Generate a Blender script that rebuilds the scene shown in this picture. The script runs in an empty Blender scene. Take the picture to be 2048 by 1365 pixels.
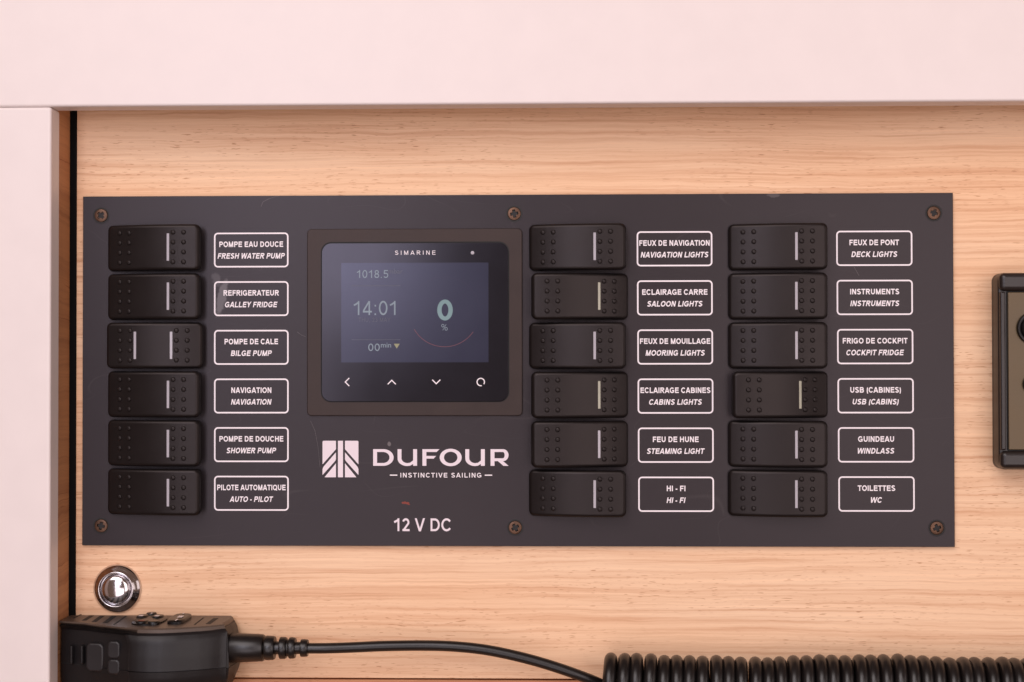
import bpy, bmesh, math, random
from mathutils import Vector, Matrix
random.seed(7)
R = math.radians
scene = bpy.context.scene
COL = scene.collection

# ------------------------------------------------------------------ camera
F = 50 / 36 * 2048                        # focal length in photo pixels
CAM = Vector((0.01648, -0.72928, 0.0052))
YAW, PITCH, ROLL = -0.024646, 0.013363, -0.0013616
fwd = Vector((math.sin(YAW) * math.cos(PITCH), math.cos(YAW) * math.cos(PITCH), math.sin(PITCH)))
rt = fwd.cross(Vector((0, 0, 1))).normalized(); up = rt.cross(fwd)
rr = math.cos(ROLL) * rt + math.sin(ROLL) * up
uu = -math.sin(ROLL) * rt + math.cos(ROLL) * up
cd = bpy.data.cameras.new('camera'); cam = bpy.data.objects.new('camera', cd); COL.objects.link(cam)
cd.sensor_width = 36; cd.lens = 50; cd.clip_start = 0.01; cd.clip_end = 50
M = Matrix((rr, uu, -fwd)).transposed().to_4x4(); M.translation = CAM
cam.matrix_world = M
cd.dof.use_dof = True; cd.dof.focus_distance = 0.7265; cd.dof.aperture_fstop = 5.6
scene.camera = cam

def ray(x, y):
    return (fwd * F + rr * (x - 1024) - uu * (y - 682.5))
def P(x, y, Y=0.0):
    """world point at depth Y seen at photo pixel x, y (used for measuring only)"""
    d = ray(x, y); return CAM + d * ((Y - CAM.y) / d.y)
def PZ(x, y, z):
    d = ray(x, y); return CAM + d * ((z - CAM.z) / d.z)
S = 0.447 / 1741.9                        # metres per photo pixel on the panel

# ------------------------------------------------------------------ light
w = bpy.data.worlds.new('World'); scene.world = w; w.use_nodes = True
bg = w.node_tree.nodes['Background']; bg.inputs[0].default_value = (1.0, 0.60, 0.44, 1); bg.inputs[1].default_value = 0.17
def area(name, loc, target, sx, sy, power, col):
    l = bpy.data.lights.new(name, 'AREA'); l.shape = 'RECTANGLE'; l.size = sx; l.size_y = sy; l.energy = power; l.color = col
    o = bpy.data.objects.new(name, l); COL.objects.link(o); o.location = loc
    o.rotation_euler = (Vector(target) - Vector(loc)).to_track_quat('-Z', 'Y').to_euler(); return o
def glow(name, x0, x1, z0, z1, Y, rad, col):
    """soft light of given radiance filling a rectangle of the cabin behind the camera (window, bright saloon walls, added fills)"""
    a = area(name, ((x0+x1)/2, Y, (z0+z1)/2), ((x0+x1)/2, 0, (z0+z1)/2), x1-x0, z1-z0, rad*math.pi*(x1-x0)*(z1-z0), col); return a
area('hatch_light', (-0.50, -1.55, 1.22), (0, 0, 0), 1.7, 1.0, 22.5, (1.0, 0.90, 0.89))
glow('window_light', -0.54, -0.17, 0.06, 0.56, -1.30, 6.2, (0.88, 0.86, 1.0))
glow('low_fill_light', -0.54, 0.10, -0.75, -0.20, -1.32, 2.7, (0.98, 0.88, 0.92))  # added low fill for plate reflections and rail underside, no known source
glow('reflection_fill_light', -0.54, -0.29, -0.195, 0.055, -1.31, 3.2, (0.94, 0.88, 0.96))  # added fill joining the bright areas that the chrome button reflects
glow('saloon_light', 0.24, 1.0, -0.45, 0.60, -1.31, 2.7, (1.0, 0.88, 0.88))
a_ = area('right_fill_light', (1.35, -0.55, 0.05), (-0.2, -0.30, 0.0), 0.75, 0.8, 1.1*math.pi*0.6, (1.0, 0.86, 0.84))  # added side fill to brighten the right half of the chrome button
scene.view_settings.view_transform = 'Standard'; scene.view_settings.look = 'None'
scene.view_settings.exposure = 0; scene.view_settings.gamma = 1
scene.render.engine = 'CYCLES'
scene.render.resolution_x = 1024; scene.render.resolution_y = 682

# ------------------------------------------------------------------ helpers
def newmat(name):
    m = bpy.data.materials.new(name); m.use_nodes = True
    nt = m.node_tree; return m, nt, nt.nodes['Principled BSDF']
def N(nt, t, **kw):
    n = nt.nodes.new(t)
    for k, v in kw.items():
        setattr(n, k, v)
    return n
def L(nt, a, b): nt.links.new(a, b)
def ramp(nt, stops):
    n = nt.nodes.new('ShaderNodeValToRGB'); e = n.color_ramp.elements
    e[0].position, e[0].color = stops[0][0], stops[0][1]
    e[1].position, e[1].color = stops[-1][0], stops[-1][1]
    for p, c in stops[1:-1]:
        k = e.new(p); k.color = c
    return n
def g(v): return (v, v, v, 1)
def plain(name, col, rough=0.5, metal=0.0, var=0.12, nscale=900.0, bump=0.0, spec=0.5, tint=None, emis=None, estr=0.0, dust=0.0):
    """plastic / paint / metal with slight mottling and fine relief"""
    m, nt, b = newmat(name)
    tc = N(nt, 'ShaderNodeTexCoord')
    n = N(nt, 'ShaderNodeTexNoise'); n.inputs['Scale'].default_value = nscale; n.inputs['Detail'].default_value = 4
    L(nt, tc.outputs['Object'], n.inputs['Vector'])
    n2 = N(nt, 'ShaderNodeTexNoise'); n2.inputs['Scale'].default_value = 60; n2.inputs['Detail'].default_value = 5
    L(nt, tc.outputs['Object'], n2.inputs['Vector'])
    c0 = [c * (1 - var) for c in col]; c1 = [min(1, c * (1 + var)) for c in col]
    r = ramp(nt, [(0.35, (*c0, 1)), (0.65, (*c1, 1))])
    L(nt, n2.outputs['Fac'], r.inputs['Fac'])
    out = r.outputs['Color']
    if dust > 0:
        v = N(nt, 'ShaderNodeTexNoise'); v.inputs['Scale'].default_value = 1500; v.inputs['Detail'].default_value = 2
        L(nt, tc.outputs['Object'], v.inputs['Vector'])
        dr = ramp(nt, [(0.0, g(0)), (0.74, g(0)), (0.80, g(dust)), (1, g(dust))]); L(nt, v.outputs['Fac'], dr.inputs['Fac'])
        mx = N(nt, 'ShaderNodeMixRGB'); mx.inputs[2].default_value = (0.5, 0.45, 0.45, 1)
        L(nt, dr.outputs['Color'], mx.inputs[0]); L(nt, out, mx.inputs[1]); out = mx.outputs[0]
    L(nt, out, b.inputs['Base Color'])
    mr = N(nt, 'ShaderNodeMapRange'); mr.inputs['To Min'].default_value = max(0.02, rough * 0.85); mr.inputs['To Max'].default_value = min(1, rough * 1.15)
    L(nt, n2.outputs['Fac'], mr.inputs['Value']); L(nt, mr.outputs[0], b.inputs['Roughness'])
    b.inputs['Metallic'].default_value = metal; b.inputs['Specular IOR Level'].default_value = spec
    if tint: b.inputs['Specular Tint'].default_value = (*tint, 1)
    if bump > 0:
        bp = N(nt, 'ShaderNodeBump'); bp.inputs['Strength'].default_value = bump; bp.inputs['Distance'].default_value = 0.0002
        L(nt, n.outputs['Fac'], bp.inputs['Height']); L(nt, bp.outputs[0], b.inputs['Normal'])
    if emis:
        b.inputs['Emission Color'].default_value = (*emis, 1); b.inputs['Emission Strength'].default_value = estr
    return m

def wood(name, light=(0.88, 0.61, 0.405), dark=(0.72, 0.43, 0.26), rot=0.0, seed=0.0):
    m, nt, b = newmat(name)
    tc = N(nt, 'ShaderNodeTexCoord'); mp = N(nt, 'ShaderNodeMapping')
    mp.inputs['Rotation'].default_value = (0, rot, 0); mp.inputs['Location'].default_value = (seed, 0, seed * 0.37)
    L(nt, tc.outputs['Object'], mp.inputs['Vector'])
    def noise(sc, scale, detail, rough=0.55, dist=0.0, src=None):
        q = N(nt, 'ShaderNodeMapping'); q.inputs['Scale'].default_value = sc
        L(nt, src or mp.outputs[0], q.inputs['Vector'])
        n = N(nt, 'ShaderNodeTexNoise'); n.inputs['Scale'].default_value = scale; n.inputs['Detail'].default_value = detail
        n.inputs['Roughness'].default_value = rough; n.inputs['Distortion'].default_value = dist
        L(nt, q.outputs[0], n.inputs['Vector']); return n
    # slow waver of the grain lines
    wv = noise((0.5, 1, 3), 7, 2)
    wv2 = noise((1, 1, 2.2), 38, 2)
    def addz(src, n, amt):
        sub = N(nt, 'ShaderNodeMath', operation='SUBTRACT'); sub.inputs[1].default_value = 0.5; L(nt, n.outputs['Fac'], sub.inputs[0])
        mu = N(nt, 'ShaderNodeMath', operation='MULTIPLY'); mu.inputs[1].default_value = amt; L(nt, sub.outputs[0], mu.inputs[0])
        cx = N(nt, 'ShaderNodeCombineXYZ'); L(nt, mu.outputs[0], cx.inputs[2])
        ad = N(nt, 'ShaderNodeVectorMath', operation='ADD'); L(nt, src, ad.inputs[0]); L(nt, cx.outputs[0], ad.inputs[1]); return ad.outputs[0]
    v = addz(mp.outputs[0], wv, 0.011); v = addz(v, wv2, 0.0020)
    wv3 = noise((1, 1, 2), 120, 2); v = addz(v, wv3, 0.0007)
    band = noise((0.6, 1, 26), 5.5, 4, 0.6, 0, v)          # broad soft bands
    line = noise((3.5, 1, 300), 1.6, 5, 0.62, 0, v)        # grain lines
    fine = noise((16, 1, 900), 1.7, 3, 0.6, 0, v)        # fine fibres
    pore = noise((120, 1, 1700), 1.35, 1.5, 0.5, 0, v)     # short open pores
    pmask = noise((1, 1, 9), 7, 2)
    mixv = N(nt, 'ShaderNodeMath', operation='MULTIPLY_ADD'); mixv.inputs[1].default_value = 0.44
    L(nt, line.outputs['Fac'], mixv.inputs[0])
    m2 = N(nt, 'ShaderNodeMath', operation='MULTIPLY'); m2.inputs[1].default_value = 0.36; L(nt, band.outputs['Fac'], m2.inputs[0])
    L(nt, m2.outputs[0], mixv.inputs[2])
    m3 = N(nt, 'ShaderNodeMath', operation='MULTIPLY_ADD'); m3.inputs[1].default_value = 0.20
    L(nt, fine.outputs['Fac'], m3.inputs[0]); L(nt, mixv.outputs[0], m3.inputs[2])
    mid = [(a + c) / 2 for a, c in zip(light, dark)]
    r = ramp(nt, [(0.36, (*dark, 1)), (0.455, (*mid, 1)), (0.53, (*light, 1)), (0.64, (*[min(1, c * 1.09) for c in light], 1))])
    L(nt, m3.outputs[0], r.inputs['Fac'])
    # darker thin latewood lines
    lr = ramp(nt, [(0.36, g(0.26)), (0.44, g(0))]); L(nt, line.outputs['Fac'], lr.inputs['Fac'])
    mx = N(nt, 'ShaderNodeMixRGB', blend_type='MULTIPLY'); mx.inputs[2].default_value = (0.70, 0.56, 0.48, 1)
    L(nt, lr.outputs['Color'], mx.inputs[0]); L(nt, r.outputs['Color'], mx.inputs[1])
    pr = ramp(nt, [(0.635, g(0)), (0.69, g(1))]); L(nt, pore.outputs['Fac'], pr.inputs['Fac'])
    pm = ramp(nt, [(0.42, g(0.15)), (0.56, g(0.85))]); L(nt, pmask.outputs['Fac'], pm.inputs['Fac'])
    pmul = N(nt, 'ShaderNodeMath', operation='MULTIPLY'); L(nt, pr.outputs['Color'], pmul.inputs[0]); L(nt, pm.outputs['Color'], pmul.inputs[1])
    mx2 = N(nt, 'ShaderNodeMixRGB', blend_type='MULTIPLY'); mx2.inputs[2].default_value = (0.55, 0.38, 0.29, 1)
    L(nt, pmul.outputs[0], mx2.inputs[0]); L(nt, mx.outputs[0], mx2.inputs[1])
    dr = noise((0.5, 1, 5), 5, 2); drr = ramp(nt, [(0.35, (1, 1, 1, 1)), (0.62, (0.97, 0.90, 0.84, 1))]); L(nt, dr.outputs['Fac'], drr.inputs['Fac'])
    mx3 = N(nt, 'ShaderNodeMixRGB', blend_type='MULTIPLY'); mx3.inputs[0].default_value = 1; L(nt, mx2.outputs[0], mx3.inputs[1]); L(nt, drr.outputs['Color'], mx3.inputs[2])
    L(nt, mx3.outputs[0], b.inputs['Base Color'])
    b.inputs['Roughness'].default_value = 0.5; b.inputs['Specular IOR Level'].default_value = 0.18
    bp = N(nt, 'ShaderNodeBump'); bp.inputs['Strength'].default_value = 0.35; bp.inputs['Distance'].default_value = 0.0002; bp.invert = True
    L(nt, pmul.outputs[0], bp.inputs['Height']); L(nt, bp.outputs[0], b.inputs['Normal'])
    return m

def link(name, me, mat, parent=None, loc=(0, 0, 0), rot=(0, 0, 0)):
    if mat is not None and not me.materials: me.materials.append(mat)
    o = bpy.data.objects.new(name, me); COL.objects.link(o)
    if parent: o.parent = parent
    o.location = loc; o.rotation_euler = rot; return o
def mesh(name, vs, fs, smooth=None):
    me = bpy.data.meshes.new(name); me.from_pydata([tuple(v) for v in vs], [], fs)
    bm = bmesh.new(); bm.from_mesh(me); bmesh.ops.recalc_face_normals(bm, faces=bm.faces); bm.to_mesh(me); bm.free()
    if smooth is not None:
        me.polygons.foreach_set('use_smooth', [True] * len(me.polygons)); me.set_sharp_from_angle(angle=R(smooth))
    me.update(); return me
def box(x0, x1, y0, y1, z0, z1, bev=0.0, seg=3, name='box'):
    bm = bmesh.new(); bmesh.ops.create_cube(bm, size=1)
    for v in bm.verts:
        v.co = Vector(((x0 + x1) / 2 + v.co.x * (x1 - x0), (y0 + y1) / 2 + v.co.y * (y1 - y0), (z0 + z1) / 2 + v.co.z * (z1 - z0)))
    if bev: bmesh.ops.bevel(bm, geom=bm.edges[:], offset=bev, segments=seg, affect='EDGES', profile=0.5)
    me = bpy.data.meshes.new(name); bm.to_mesh(me); bm.free()
    if bev:
        me.polygons.foreach_set('use_smooth', [True] * len(me.polygons)); me.set_sharp_from_angle(angle=R(40))
        big = sorted(me.polygons, key=lambda p: -p.area)[:6]
        for p in big: p.use_smooth = False
    return me
def thing(name, loc, label, cat, group=None):
    o = bpy.data.objects.new(name, None); COL.objects.link(o); o.location = loc; o.empty_display_size = 0.01
    o['label'] = label; o['category'] = cat
    if group: o['group'] = group
    return o
def kids_local(o, parent):
    o.parent = parent; o.location = Vector(o.location) - Vector(parent.location)
def rr_loop(w, h, r, n=8):
    pts = []
    for cx, cz, a0 in ((w/2-r, h/2-r, 0), (-w/2+r, h/2-r, 90), (-w/2+r, -h/2+r, 180), (w/2-r, -h/2+r, 270)):
        for i in range(n + 1):
            a = R(a0 + 90 * i / n); pts.append((cx + r*math.cos(a), cz + r*math.sin(a)))
    return pts
def loft(loops, cap0=True, cap1=True, name='loft', smooth=40):
    n = len(loops[0]); vs = [v for l in loops for v in l]; fs = []
    for k in range(len(loops) - 1):
        for i in range(n):
            j = (i + 1) % n; fs.append((k*n+i, k*n+j, (k+1)*n+j, (k+1)*n+i))
    if cap0: fs.append(tuple(range(n)))
    if cap1: fs.append(tuple((len(loops)-1)*n + i for i in range(n)))
    me = mesh(name, vs, fs, smooth)
    for p in me.polygons:
        if len(p.vertices) > 4: p.use_smooth = False
    return me
def slab(w, h, r, y_back, y_front, bev=0.0003, name='slab'):
    """rounded-corner plate in the XZ plane, facing -Y, with a rounded front edge"""
    ls = [[(x, y_back, z) for x, z in rr_loop(w, h, r)]]
    for k in range(4):
        a = R(90 * k / 3); ins = bev * (1 - math.cos(a)); dy = bev * (1 - math.sin(a))
        ls.append([(x, y_front + dy, z) for x, z in rr_loop(w - 2*ins, h - 2*ins, max(r - ins, 1e-5))])
    return loft(ls, name=name, smooth=50)
def lathe(profile, n=48, name='lathe', smooth=35):
    """profile of (radius, height); height goes toward -Y"""
    ls = [[(max(r, 1e-6)*math.cos(2*math.pi*i/n), -h, max(r, 1e-6)*math.sin(2*math.pi*i/n)) for i in range(n)] for r, h in profile]
    return loft(ls, True, True, name, smooth)
def tube(pts, rad, n=14, name='tube', caps=True):
    pts = [Vector(p) for p in pts]; ls = []; prev = None
    for i, p in enumerate(pts):
        t = (pts[min(i+1, len(pts)-1)] - pts[max(i-1, 0)]).normalized()
        a = (prev - t * prev.dot(t)).normalized() if prev else t.orthogonal().normalized()
        prev = a; b = t.cross(a); r = rad[i] if isinstance(rad, (list, tuple)) else rad
        ls.append([p + a*math.cos(2*math.pi*k/n)*r + b*math.sin(2*math.pi*k/n)*r for k in range(n)])
    return loft(ls, caps, caps, name, 60)
def spline(ctrl, n=12):
    """Catmull-Rom through control points"""
    c = [Vector(p) for p in ctrl]; c = [2*c[0]-c[1]] + c + [2*c[-1]-c[-2]]; out = []
    for i in range(1, len(c)-2):
        for k in range(n):
            t = k/n; a, b, d, e = c[i-1], c[i], c[i+1], c[i+2]
            out.append(0.5*((2*b) + (d-a)*t + (2*a-5*b+4*d-e)*t*t + (3*b-a-3*d+e)*t**3))
    out.append(c[-2]); return out

# ------------------------------------------------------------------ stroke lettering (bold grotesque capitals)
def arc(cx, cy, rx, ry, a0, a1, n=14):
    return [(cx + rx*math.cos(R(a0+(a1-a0)*i/n)), cy + ry*math.sin(R(a0+(a1-a0)*i/n))) for i in range(n+1)]
def glyph(ch, w):
    """returns advance, [strokes]; a stroke is a point list; ('c', pts) strokes are clipped to the cap height"""
    h = w/2; T = 1-h
    def E(p, q, e=0.15):
        p, q = Vector(p), Vector(q); d = (q-p).normalized()*e; return [tuple(p-d), tuple(q+d)]
    G = {
     ' ': (0.39, []), '-': (0.46, [[(.06,.36),(.40,.36)]]), '.': (.39, [[(.195,0),(.195,w)]]), ',': (.39, [[(.21,w),(.15,-.15)]]),
     ':': (.42, [[(.21,0),(.21,w)], [(.21,.72-w),(.21,.72)]]),
     'I': (.39, [[(.195,0),(.195,1)]]),
     'L': (.85, [[(.1+h,1),(.1+h,0)], [(.1+w,h),(.81,h)]]),
     'E': (.93, [[(.1+h,1),(.1+h,0)], [(.1+w,h),(.87,h)], [(.1+w,T),(.85,T)], [(.1+w,.53),(.81,.53)]]),
     'F': (.85, [[(.1+h,1),(.1+h,0)], [(.1+w,T),(.80,T)], [(.1+w,.50),(.74,.50)]]),
     'H': (1.01, [[(.1+h,1),(.1+h,0)], [(.91-h,1),(.91-h,0)], [(.1+w,.53),(.91-w,.53)]]),
     'T': (.85, [[(.03,T),(.82,T)], [(.425,1-w),(.425,0)]]),
     'A': (1.01, [E((.02+h,0),(.505-h*.15,1)), E((.99-h,0),(.505+h*.15,1)), [(.27,.29),(.74,.29)]]),
     'V': (.93, [E((.02+h,1),(.465-h*.1,0)), E((.91-h,1),(.465+h*.1,0))]),
     'W': (1.32, [E((.02+h,1),(.345,0)), E((.345,0),(.66,1)), E((.66,1),(.975,0)), E((.975,0),(1.30-h,1))]),
     'X': (.93, [E((.02+h,0),(.91-h,1)), E((.02+h,1),(.91-h,0))]),
     'Y': (.93, [E((.02+h,1),(.465,.42),.1), E((.91-h,1),(.465,.42),.1), [(.465,.45),(.465,0)]]),
     'M': (1.16, [[(.1+h,1),(.1+h,0)], [(1.06-h,1),(1.06-h,0)], E((.1+h*1.1,1),(.58,0)), E((1.06-h*1.1,1),(.58,0))]),
     'N': (1.01, [[(.1+h,1),(.1+h,0)], [(.91-h,1),(.91-h,0)], E((.1+h*1.1,1),(.91-h*1.1,0))]),
     'K': (1.01, [[(.1+h,1),(.1+h,0)], E((.1+w,.30),(.88-h,1)), E((.42,.56),(.99-h,0))]),
     'D': (1.01, [[(.1+h,1),(.1+h,0)], [(.1+w,T),(.48,T)] + arc(.48,.5,.44-h,.5-h,90,-90)[1:] + [(.1+w,h)]]),
     'O': (1.09, [arc(.545,.5,.49-h,.51-h,0,360,30)]),
     'Q': (1.09, [arc(.545,.5,.49-h,.51-h,0,360,30), [(.62,.28),(1.0,-.04)]]),
     'C': (1.01, [arc(.52,.5,.47-h,.51-h,38,322,24)]),
     'G': (1.09, [arc(.54,.5,.49-h,.51-h,40,325,24) + [(1.0-h,.2),(1.0-h,.40)], [(.56,.44),(1.0,.44)]]),
     'U': (1.01, [[(.1+h,1),(.1+h,.42)] + arc(.505,.40,.405-h,.40-h,180,360)[1:-1] + [(.91-h,.42),(.91-h,1)]]),
     'J': (.78, [[(.68-h,1),(.68-h,.36)] + arc(.36,.36,.32-h,.37-h,0,-170)[1:]]),
     'P': (.93, [[(.1+h,1),(.1+h,0)], [(.1+w,T),(.58,T)] + arc(.58,.69,.30-h,.31-h,90,-90)[1:] + [(.1+w,.38+h)]]),
     'R': (1.01, [[(.1+h,1),(.1+h,0)], [(.1+w,T),(.62,T)] + arc(.62,.72,.30-h,.28-h,90,-90)[1:] + [(.1+w,.44+h)], E((.52,.46),(.95-h,0),.1)]),
     'B': (1.01, [[(.1+h,1),(.1+h,0)], [(.1+w,T),(.58,T)] + arc(.58,(.53+T)/2,.30-h,(T-.53)/2,90,-90)[1:] + [(.1+w,.53)],
                  [(.1+w,.51),(.62,.51)] + arc(.62,(.51+h)/2,.32-h,(.51-h)/2,90,-90)[1:] + [(.1+w,h)]]),
     'S': (.93, [arc(.465,.745,.38-h,.265-h,22,180,12) + arc(.465,.745,.38-h,.205-h*.3,180,262,8)[1:] + arc(.465,.275,.40-h,.215-h*.25,82,0,8) + arc(.465,.275,.40-h,.285-h,0,-162,12)[1:]]),
     '0': (.78, [arc(.39,.5,.34-h,.51-h,0,360,28)]),
     '1': (.78, [[(.50,0),(.50,1)], [(.12,.70),(.30,.78),(.50,.97-h)]]),
     '2': (.78, [arc(.38,.69,.32-h,.32-h,165,-25,16) + [(.10+h,h)], [(.08,h),(.72,h)]]),
     '3': (.78, [arc(.37,.74,.29-h,.27-h,150,-80,14), arc(.37,.29,.33-h,.30-h,80,-155,14)]),
     '4': (.78, [[(.56-h*.3,0),(.56-h*.3,1)], [(.53,.97),(.08,.30)], [(.03,.24),(.75,.24)]]),
     '5': (.78, [[(.68,T),(.20,T),(.15,.50)], arc(.38,.33,.34-h,.33-h,135,-155,16)]),
     '8': (.78, [arc(.39,.74,.28-h,.27-h,0,360,22), arc(.39,.28,.33-h,.29-h,0,360,22)]),
     '(': (.46, [arc(.62,.38,.50-h,.80,138,222,12)]), ')': (.46, [arc(-.16,.38,.50-h,.80,42,-42,12)]),
    }
    return G[ch]
def clip_y(poly, lo, hi):
    for s, lim in ((1, lo), (-1, hi)):
        out = []
        for i in range(len(poly)):
            a, b = poly[i], poly[(i+1) % len(poly)]
            ia, ib = s*(a[1]-lim) >= -1e-9, s*(b[1]-lim) >= -1e-9
            if ia: out.append(a)
            if ia != ib:
                t = (lim-a[1])/(b[1]-a[1]); out.append((a[0]+(b[0]-a[0])*t, lim))
        poly = out
        if not poly: break
    return poly
def stroke_polys(pts, w):
    h = w/2; n = len(pts); closed = n > 8 and (Vector(pts[0])-Vector(pts[-1])).length < 1e-5
    p = [Vector(q) for q in pts]; lft, rgt = [], []
    for i in range(n):
        a = p[i-1] if i > 0 else (p[-2] if closed else None)
        b = p[i+1] if i < n-1 else (p[1] if closed else None)
        d1 = (p[i]-a).normalized() if a is not None else None
        d2 = (b-p[i]).normalized() if b is not None else None
        if d1 is None: d1 = d2
        if d2 is None: d2 = d1
        n1, n2 = Vector((-d1.y, d1.x)), Vector((-d2.y, d2.x)); m = (n1+n2)
        m = m.normalized() if m.length > 1e-6 else n1
        k = h/max(0.5, m.dot(n1)); lft.append(tuple(p[i]+m*k)); rgt.append(tuple(p[i]-m*k))
    return [[lft[i], lft[i+1], rgt[i+1], rgt[i]] for i in range(n-1)]
def text_mesh(s, cap, width, w=0.19, italic=False, track=0.0):
    """lettering centred on the origin in the XZ plane facing -Y; printed film a few hundredths of a mm thick"""
    x = 0; polys = []; q = 0
    for ch in s:
        adv, strokes = glyph(ch, w)
        for k, st in enumerate(strokes):
            for poly in stroke_polys(st, w):
                lo, hi = (-.12, 1.2) if ch in 'Q,(' or ch == ')' else (-.012, 1.012)
                if ch in '()': lo = -.35
                pl = clip_y(poly, lo, hi)
                if len(pl) >= 3: polys.append(([(a+x, b) for a, b in pl], k))
        x += adv + track
    if italic: polys = [([(a+b*.21, b) for a, b in pl], k) for pl, k in polys]
    xs = [a for pl, _ in polys for a, _ in pl]; x0, x1 = min(xs), max(xs); sx = width/(x1-x0)
    vs, fs = [], []
    for pl, k in polys:
        b0 = len(vs); vs += [((a-(x0+x1)/2)*sx, -0.00001*k, (b-.5)*cap) for a, b in pl]; fs.append(tuple(range(b0, b0+len(pl))))
    me = bpy.data.meshes.new('lettering'); me.from_pydata(vs, [], fs)
    # face every polygon toward -Y
    bm = bmesh.new(); bm.from_mesh(me)
    for f in bm.faces:
        f.normal_update()
        if f.normal.y > 0: f.normal_flip()
    bm.to_mesh(me); bm.free(); return me
def flat(polys, name='print'):
    """flat print: list of polygons (x, z) facing -Y, none overlapping"""
    vs, fs = [], []
    for pl in polys:
        b0 = len(vs); vs += [(a, 0, b) for a, b in pl]; fs.append(tuple(range(b0, b0+len(pl))))
    me = bpy.data.meshes.new(name); me.from_pydata(vs, [], fs)
    bm = bmesh.new(); bm.from_mesh(me)
    for f in bm.faces:
        f.normal_update()
        if f.normal.y > 0: f.normal_flip()
    bm.to_mesh(me); bm.free(); return me
def ring_print(w, h, r, t):
    a = rr_loop(w, h, r, 6); b = rr_loop(w-2*t, h-2*t, max(r-t, 1e-5), 6); n = len(a)
    return flat([[a[i], a[(i+1) % n], b[(i+1) % n], b[i]] for i in range(n)], 'label_box')

# ------------------------------------------------------------------ materials
m_wood = wood('oak_veneer')
m_wood_side = wood('oak_veneer_side', (0.52, 0.25, 0.115), (0.38, 0.17, 0.08), rot=R(68), seed=0.31)  # oak darkened and more orange, carrying the recess shade and warm bounce in colour
m_white = plain('white_lacquer', (0.79, 0.71, 0.69), 0.42, var=0.012, bump=0.06, nscale=420)
m_black = plain('gap_shade_black', (0.006, 0.006, 0.006), 0.9, spec=0.1)  # near-black that paints the deep shade of the side gap
m_rocker = plain('black_rocker_plastic', (0.0075, 0.006, 0.006), 0.35, var=0.10, nscale=2600, bump=0.22, dust=0.12, spec=0.30, tint=(1, 0.86, 0.84))
m_dot = plain('black_grip_plastic', (0.009, 0.0075, 0.0075), 0.42, var=0.1, spec=0.30, tint=(1, 0.86, 0.84))
m_house = plain('black_housing', (0.008, 0.008, 0.008), 0.6)
m_bar = plain('grey_lens', (0.42, 0.40, 0.44), 0.25, var=0.05)
m_bary = plain('yellowed_lens', (0.37, 0.36, 0.28), 0.25, var=0.10)
m_white_print = plain('white_print', (0.88, 0.82, 0.85), 0.55, var=0.02)
m_pink_print = plain('pinkish_print', (0.80, 0.71, 0.76), 0.55, var=0.02)
m_bezel = plain('brown_black_bezel', (0.024, 0.016, 0.014), 0.42, var=0.14, nscale=2600, bump=0.15, dust=0.10, spec=0.36, tint=(1, 0.84, 0.80))
m_screw = plain('blackened_brass', (0.10, 0.054, 0.034), 0.38, metal=0.75, var=0.35, nscale=1800, bump=0.3)
m_hole = plain('screw_hole', (0.004, 0.003, 0.003), 0.6)
m_chrome = plain('chrome', (0.62, 0.59, 0.60), 0.13, metal=1.0, var=0.01)
m_cord = plain('black_rubber_cord', (0.007, 0.0055, 0.0055), 0.33, var=0.12, nscale=1500, bump=0.12, dust=0.06)
m_hand = plain('charcoal_handset_plastic', (0.009, 0.0075, 0.008), 0.42, var=0.12, nscale=2200, bump=0.22, dust=0.05, spec=0.36)
m_hand_top = plain('handset_top_plastic', (0.080, 0.056, 0.042), 0.42, var=0.1, nscale=2200, bump=0.12)
m_slot = plain('slot_black', (0.004, 0.004, 0.004), 0.7)
m_radio = plain('dark_device_plastic', (0.016, 0.011, 0.010), 0.36, var=0.1, nscale=1800, bump=0.1)
m_bronze = plain('bronze_face', (0.095, 0.062, 0.026), 0.36, metal=0.2, var=0.05)
m_red = plain('red_paint_speck', (0.22, 0.035, 0.02), 0.6, var=0.4)
m_scratch = plain('pale_scratch', (0.16, 0.14, 0.14), 0.6, var=0.3)

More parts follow.
